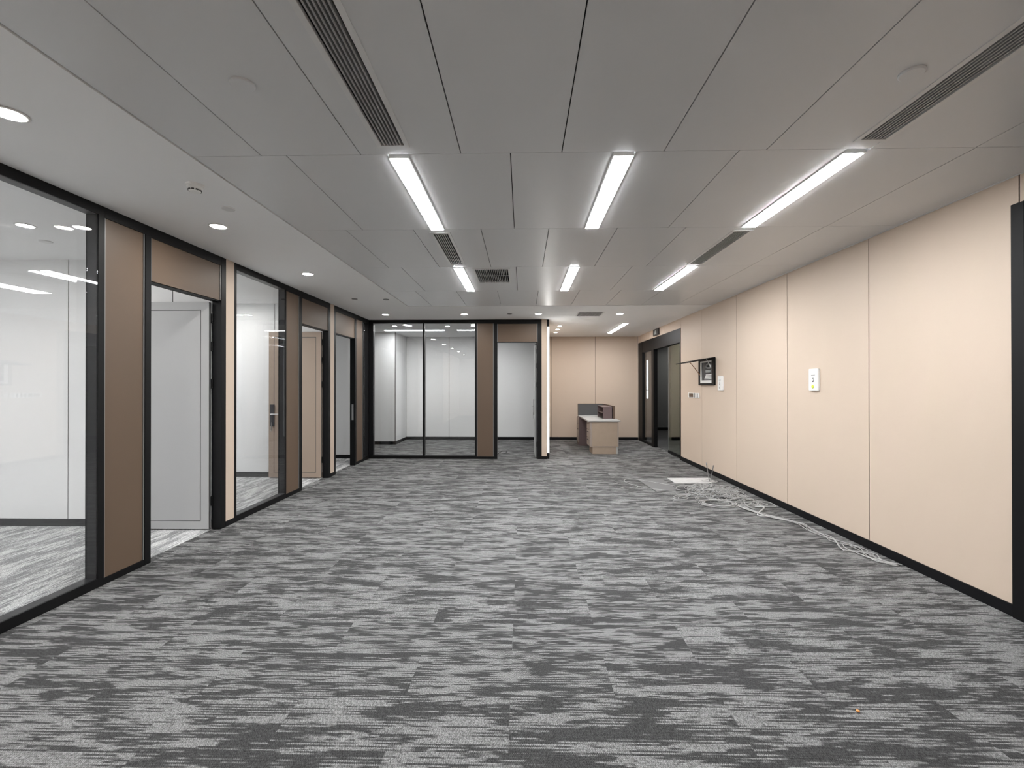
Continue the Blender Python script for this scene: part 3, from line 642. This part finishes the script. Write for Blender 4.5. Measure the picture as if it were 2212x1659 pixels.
# ------------------------------------------------------------------ reception desk
dk = thing('reception_desk', 'pale reception desk with grey screen in front of the beige rear wall', 'desk', (1.78, 11.1, 0))
dx0, dx1, dy0, dy1 = 1.52, 2.145, 10.22, 12.05
fx0 = 1.44
obj('worktop', boxes((dx0-0.065, dx1+0.04, dy0-0.03, dy1, 0.722, 0.752)), 'desk_top', dk, bevel=0.003)
pd = obj('near_pedestal', boxes((dx0, dx1, dy0+0.012, dy0+0.50, 0.155, 0.722)), 'desk_edge', dk)
obj('end_panel', boxes((dx0+0.035, dx1-0.025, dy0+0.004, dy0+0.012, 0.17, 0.715)), 'ply', pd)
obj('edge_band', boxes((dx0, dx0+0.034, dy0+0.002, dy0+0.012, 0.155, 0.722), (dx1-0.024, dx1, dy0+0.002, dy0+0.012, 0.155, 0.722), (dx0+0.034, dx1-0.024, dy0+0.002, dy0+0.012, 0.155, 0.168)), 'desk_edge', pd)
obj('plinth', boxes((dx0+0.045, dx1-0.05, dy0+0.015, dy0+0.48, 0.0, 0.155)), 'ply', dk)
obj('plinth_end', boxes((dx1-0.05, dx1-0.012, dy0+0.02, dy0+0.48, 0.0, 0.155)), 'desk_top', dk)
for (za, zb) in ((0.165, 0.34), (0.35, 0.52), (0.53, 0.712)):
    dr = obj('drawer', boxes((dx0-0.014, dx0, dy0+0.02, dy0+0.49, za, zb)), 'desk_edge', dk, bevel=0.002)
    obj('handle', boxes((dx0-0.034, dx0-0.014, dy0+0.18, dy0+0.33, zb-0.05, zb-0.035)), 'ink', dr, bevel=0.002)
obj('modesty_panel', boxes((dx1-0.03, dx1, dy0+0.50, dy1-0.42, 0.06, 0.722)), 'screen_grey', dk)
fp = obj('far_pedestal', boxes((fx0, dx1, dy1-0.42, dy1-0.035, 0.0, 0.722)), 'desk_mauve', dk)
fd = obj('pedestal_door', boxes((fx0-0.014, fx0, dy1-0.41, dy1-0.04, 0.08, 0.712)), 'desk_edge', dk, bevel=0.002)
bm = bmesh.new(); tube(bm, catmull([(fx0-0.012, dy1-0.34, 0.42), (fx0-0.04, dy1-0.34, 0.43), (fx0-0.04, dy1-0.34, 0.53), (fx0-0.012, dy1-0.34, 0.54)], 4), 0.006, 8); obj('handle', bm, 'ink', fd)
sc = obj('screen', boxes((dx0-0.055, dx1-0.03, dy1-0.03, dy1, 0.752, 1.045)), 'screen_grey', dk, bevel=0.002)
obj('screen_edge', boxes((dx0-0.065, dx0-0.055, dy1-0.034, dy1+0.002, 0.752, 1.055), (dx0-0.055, dx1-0.03, dy1-0.034, dy1+0.002, 1.045, 1.055)), 'brown', sc)
s2 = obj('side_screen', boxes((dx1-0.03, dx1, 10.66, dy1, 0.752, 1.040)), 'desk_mauve', dk, bevel=0.002)
obj('screen_edge', boxes((dx1-0.034, dx1+0.004, 10.65, dy1, 1.040, 1.054), (dx1-0.034, dx1+0.004, 10.648, 10.66, 0.752, 1.040)), 'brown', s2)
cb = thing('pigeonhole_box', 'small two-tier mauve pigeonhole box on the reception desk', 'desk organiser', (1.98, 11.1, 0.752))
cx0, cx1, cy0, cy1 = 1.885, 2.092, 10.70, 11.50
obj('end_panel', boxes((cx0, cx1, cy0, cy0+0.018, 0.752, 1.018)), 'desk_mauve', cb)
obj('end_panel', boxes((cx0, cx1, cy1-0.018, cy1, 0.752, 1.018)), 'desk_mauve', cb)
obj('top_board', boxes((cx0, cx1, cy0, cy1, 1.018, 1.032)), 'desk_mauve', cb)
obj('shelf', boxes((cx0, cx1-0.01, cy0+0.018, cy1-0.018, 0.882, 0.896)), 'desk_mauve', cb)
obj('back_panel', boxes((cx1-0.01, cx1, cy0+0.018, cy1-0.018, 0.752, 1.018)), 'ink', cb)
obj('bottom_board', boxes((cx0, cx1-0.01, cy0+0.018, cy1-0.018, 0.752, 0.762)), 'ink', cb)

# ------------------------------------------------------------------ cables and lifted carpet on the floor
def poly_slab(pts, z0, z1):
    bm = bmesh.new(); a = [bm.verts.new((x, y, z0)) for x, y in pts]; b = [bm.verts.new((x, y, z1)) for x, y in pts]
    bm.faces.new(a[::-1]); bm.faces.new(b); n = len(pts)
    for i in range(n): bm.faces.new((a[i], a[(i+1) % n], b[(i+1) % n], b[i]))
    return bm
tag(obj('loose_carpet_tile', poly_slab([(1.86, 7.42), (2.27, 7.47), (2.26, 6.72), (1.92, 6.56)], 0.001, 0.013), 'tile_back'), 'lifted carpet tile lying upside down beside the cable tangle', 'carpet tile')
tag(obj('floor_plate', poly_slab([(2.385, 7.56), (3.08, 7.60), (3.04, 7.20), (2.385, 7.18)], 0.001, 0.008), 'concrete'), 'pale cement floor plate laid bare beside the beige wall', 'floor plate')
R = random.Random(11)
def wander(cx, cy, sx, sy, n, zmax):
    """loopy loose cable: curls that drift across the heap"""
    pts = []; a = R.uniform(0, 6.28); rad = R.uniform(0.05, 0.16); w = R.choice((-1, 1))*R.uniform(0.7, 1.1)
    x0, y0 = cx+R.uniform(-sx, sx)*0.75, cy+R.uniform(-sy, sy)*0.75
    x1, y1 = cx+R.uniform(-sx, sx)*0.75, cy+R.uniform(-sy, sy)*0.75
    for i in range(n):
        t = i/(n-1); a += w; rad = min(max(rad+R.uniform(-0.035, 0.035), 0.04), 0.19)
        x = x0+(x1-x0)*t+rad*math.cos(a)*1.2; y = y0+(y1-y0)*t+rad*math.sin(a)
        e = max(0.0, 1-math.hypot((x-cx)/sx, (y-cy)/sy))
        pts.append((x, y, 0.006+R.random()*zmax*(0.2+e)))
    return pts
def clampw(path): return [Vector((min(p.x, XR-0.022), p.y, max(p.z, 0.006))) for p in path]
bm = bmesh.new()
for _ in range(34): tube(bm, clampw(catmull(wander(2.72, 6.55, 0.40, 0.50, R.randint(12, 20), 0.11), 6)), R.choice((0.0032, 0.0036, 0.0042)), 6)
for _ in range(9): tube(bm, clampw(catmull(wander(2.92, 6.02, 0.26, 0.38, R.randint(8, 11), 0.06), 6)), 0.0038, 6)
for _ in range(5): tube(bm, clampw(catmull(wander(2.30, 6.25, 0.22, 0.20, R.randint(6, 9), 0.03), 6)), 0.0034, 6)
for _ in range(3): tube(bm, clampw(catmull(wander(2.95, 7.1, 0.22, 0.4, R.randint(6, 9), 0.03), 6)), 0.0038, 6)
tag(obj('cable_tangle', bm, 'cable', smooth=True), 'tangled heap of grey cables on the carpet beside the beige wall', 'cables', kind='stuff')
bm = bmesh.new()
for j in range(7):
    rr = 0.215-0.010*j+R.uniform(-0.012, 0.012); ox, oy = R.uniform(-0.015, 0.015), R.uniform(-0.015, 0.015)
    tube(bm, catmull([(2.52+ox+rr*math.cos(a)*1.08, 5.93+oy+rr*math.sin(a)*0.95, 0.007+0.005*(j % 3)+R.random()*0.006) for a in [2*math.pi*q/10 for q in range(10)]], 5, True), 0.0042, 6, True)
tag(obj('cable_coil', bm, 'cable', smooth=True), 'loose round coil of grey cable in front of the cable tangle', 'cable coil')
main = [(2.74, 5.80), (2.80, 5.47), (2.93, 5.28), (3.05, 5.08), (3.02, 4.86), (3.06, 4.66), (3.05, 4.50)]
for j in range(6):
    w = [(x+R.uniform(-0.05, 0.05), y+R.uniform(-0.04, 0.04), 0.006+R.random()*0.016) for x, y in main]
    xe = 2.98+0.035*j
    w += [(xe+R.uniform(-0.04, 0.04), 4.34+R.uniform(-0.05, 0.05), 0.008), (3.02+0.03*((j*5) % 6), 4.20+R.uniform(-0.06, 0.06), 0.012), (3.06+0.03*((j*3) % 6)*0.8, 4.06+R.uniform(-0.05, 0.05), 0.010), (min(3.14+0.016*j, 3.22), 3.90+0.07*R.random(), 0.007)]
    bm = tube(bmesh.new(), clampw(catmull(w, 7)), 0.0038, 6)
    tag(obj('network_cable', bm, 'cable', smooth=True), 'grey cable running from the tangle along the foot of the beige wall', 'cable', 'grey cables trailing along the right wall')
bm = tube(bmesh.new(), clampw(catmull([(2.90, 5.75, 0.02), (2.93, 5.60, 0.05), (2.79, 5.47, 0.012), (2.77, 5.40, 0.007), (2.86, 5.36, 0.007)], 8)), 0.011, 8)
tag(obj('cable_bundle', bm, 'cable', smooth=True), 'short thick bent cable bundle where the trail leaves the tangle', 'cable')
bm = tube(bmesh.new(), catmull([(2.30, 6.95, 0.012), (2.05, 7.2, 0.016), (1.75, 7.45, 0.015), (1.62, 7.30, 0.006), (1.72, 7.0, 0.006), (1.9, 6.75, 0.013), (2.2, 6.6, 0.013)], 8), 0.0045, 6)
tag(obj('network_cable', bm, 'cable', smooth=True), 'single grey cable looping over the lifted carpet tile', 'cable')
bm = tube(bmesh.new(), catmull([(1.45, 6.80, 0.005), (1.55, 6.9, 0.005), (1.68, 6.82, 0.005), (1.75, 6.95, 0.005)], 8), 0.004, 6)
tag(obj('network_cable', bm, 'cable', smooth=True), 'short stray grey cable end left of the lifted carpet tile', 'cable')
for pts, lab in (([(2.965, 7.30, 0.008), (2.95, 7.31, 0.10), (2.925, 7.33, 0.30)], 'upright bare wire at the floor plate, left and taller one'), ([(2.975, 7.28, 0.008), (2.985, 7.28, 0.09), (3.010, 7.26, 0.27)], 'upright bare wire at the floor plate, right and shorter one')):
    tag(obj('conduit_wire', tube(bmesh.new(), catmull(pts, 5), 0.0075, 8), 'grey_alu', smooth=True), lab, 'wire')
bm = tube(bmesh.new(), catmull([(-0.56, 9.95, 0.006), (-0.50, 9.93, 0.07), (-0.42, 9.98, 0.10), (-0.34, 10.02, 0.085), (-0.37, 10.05, 0.05), (-0.43, 10.06, 0.045)], 6), 0.007, 6)
tag(obj('cable_loop', bm, 'cable_dark', smooth=True), 'dark looped cable standing on the carpet in the far doorway', 'cable')
bm = bmesh.new(); bmesh.ops.create_icosphere(bm, subdivisions=1, radius=0.008)
for v in bm.verts: v.co = Vector((v.co.x*1.2+1.570, v.co.y+2.177, max(v.co.z*0.7+0.0055, 0.0003)))
tag(obj('orange_crumb', bm, 'orange'), 'tiny orange crumb on the carpet at the lower right', 'crumb')
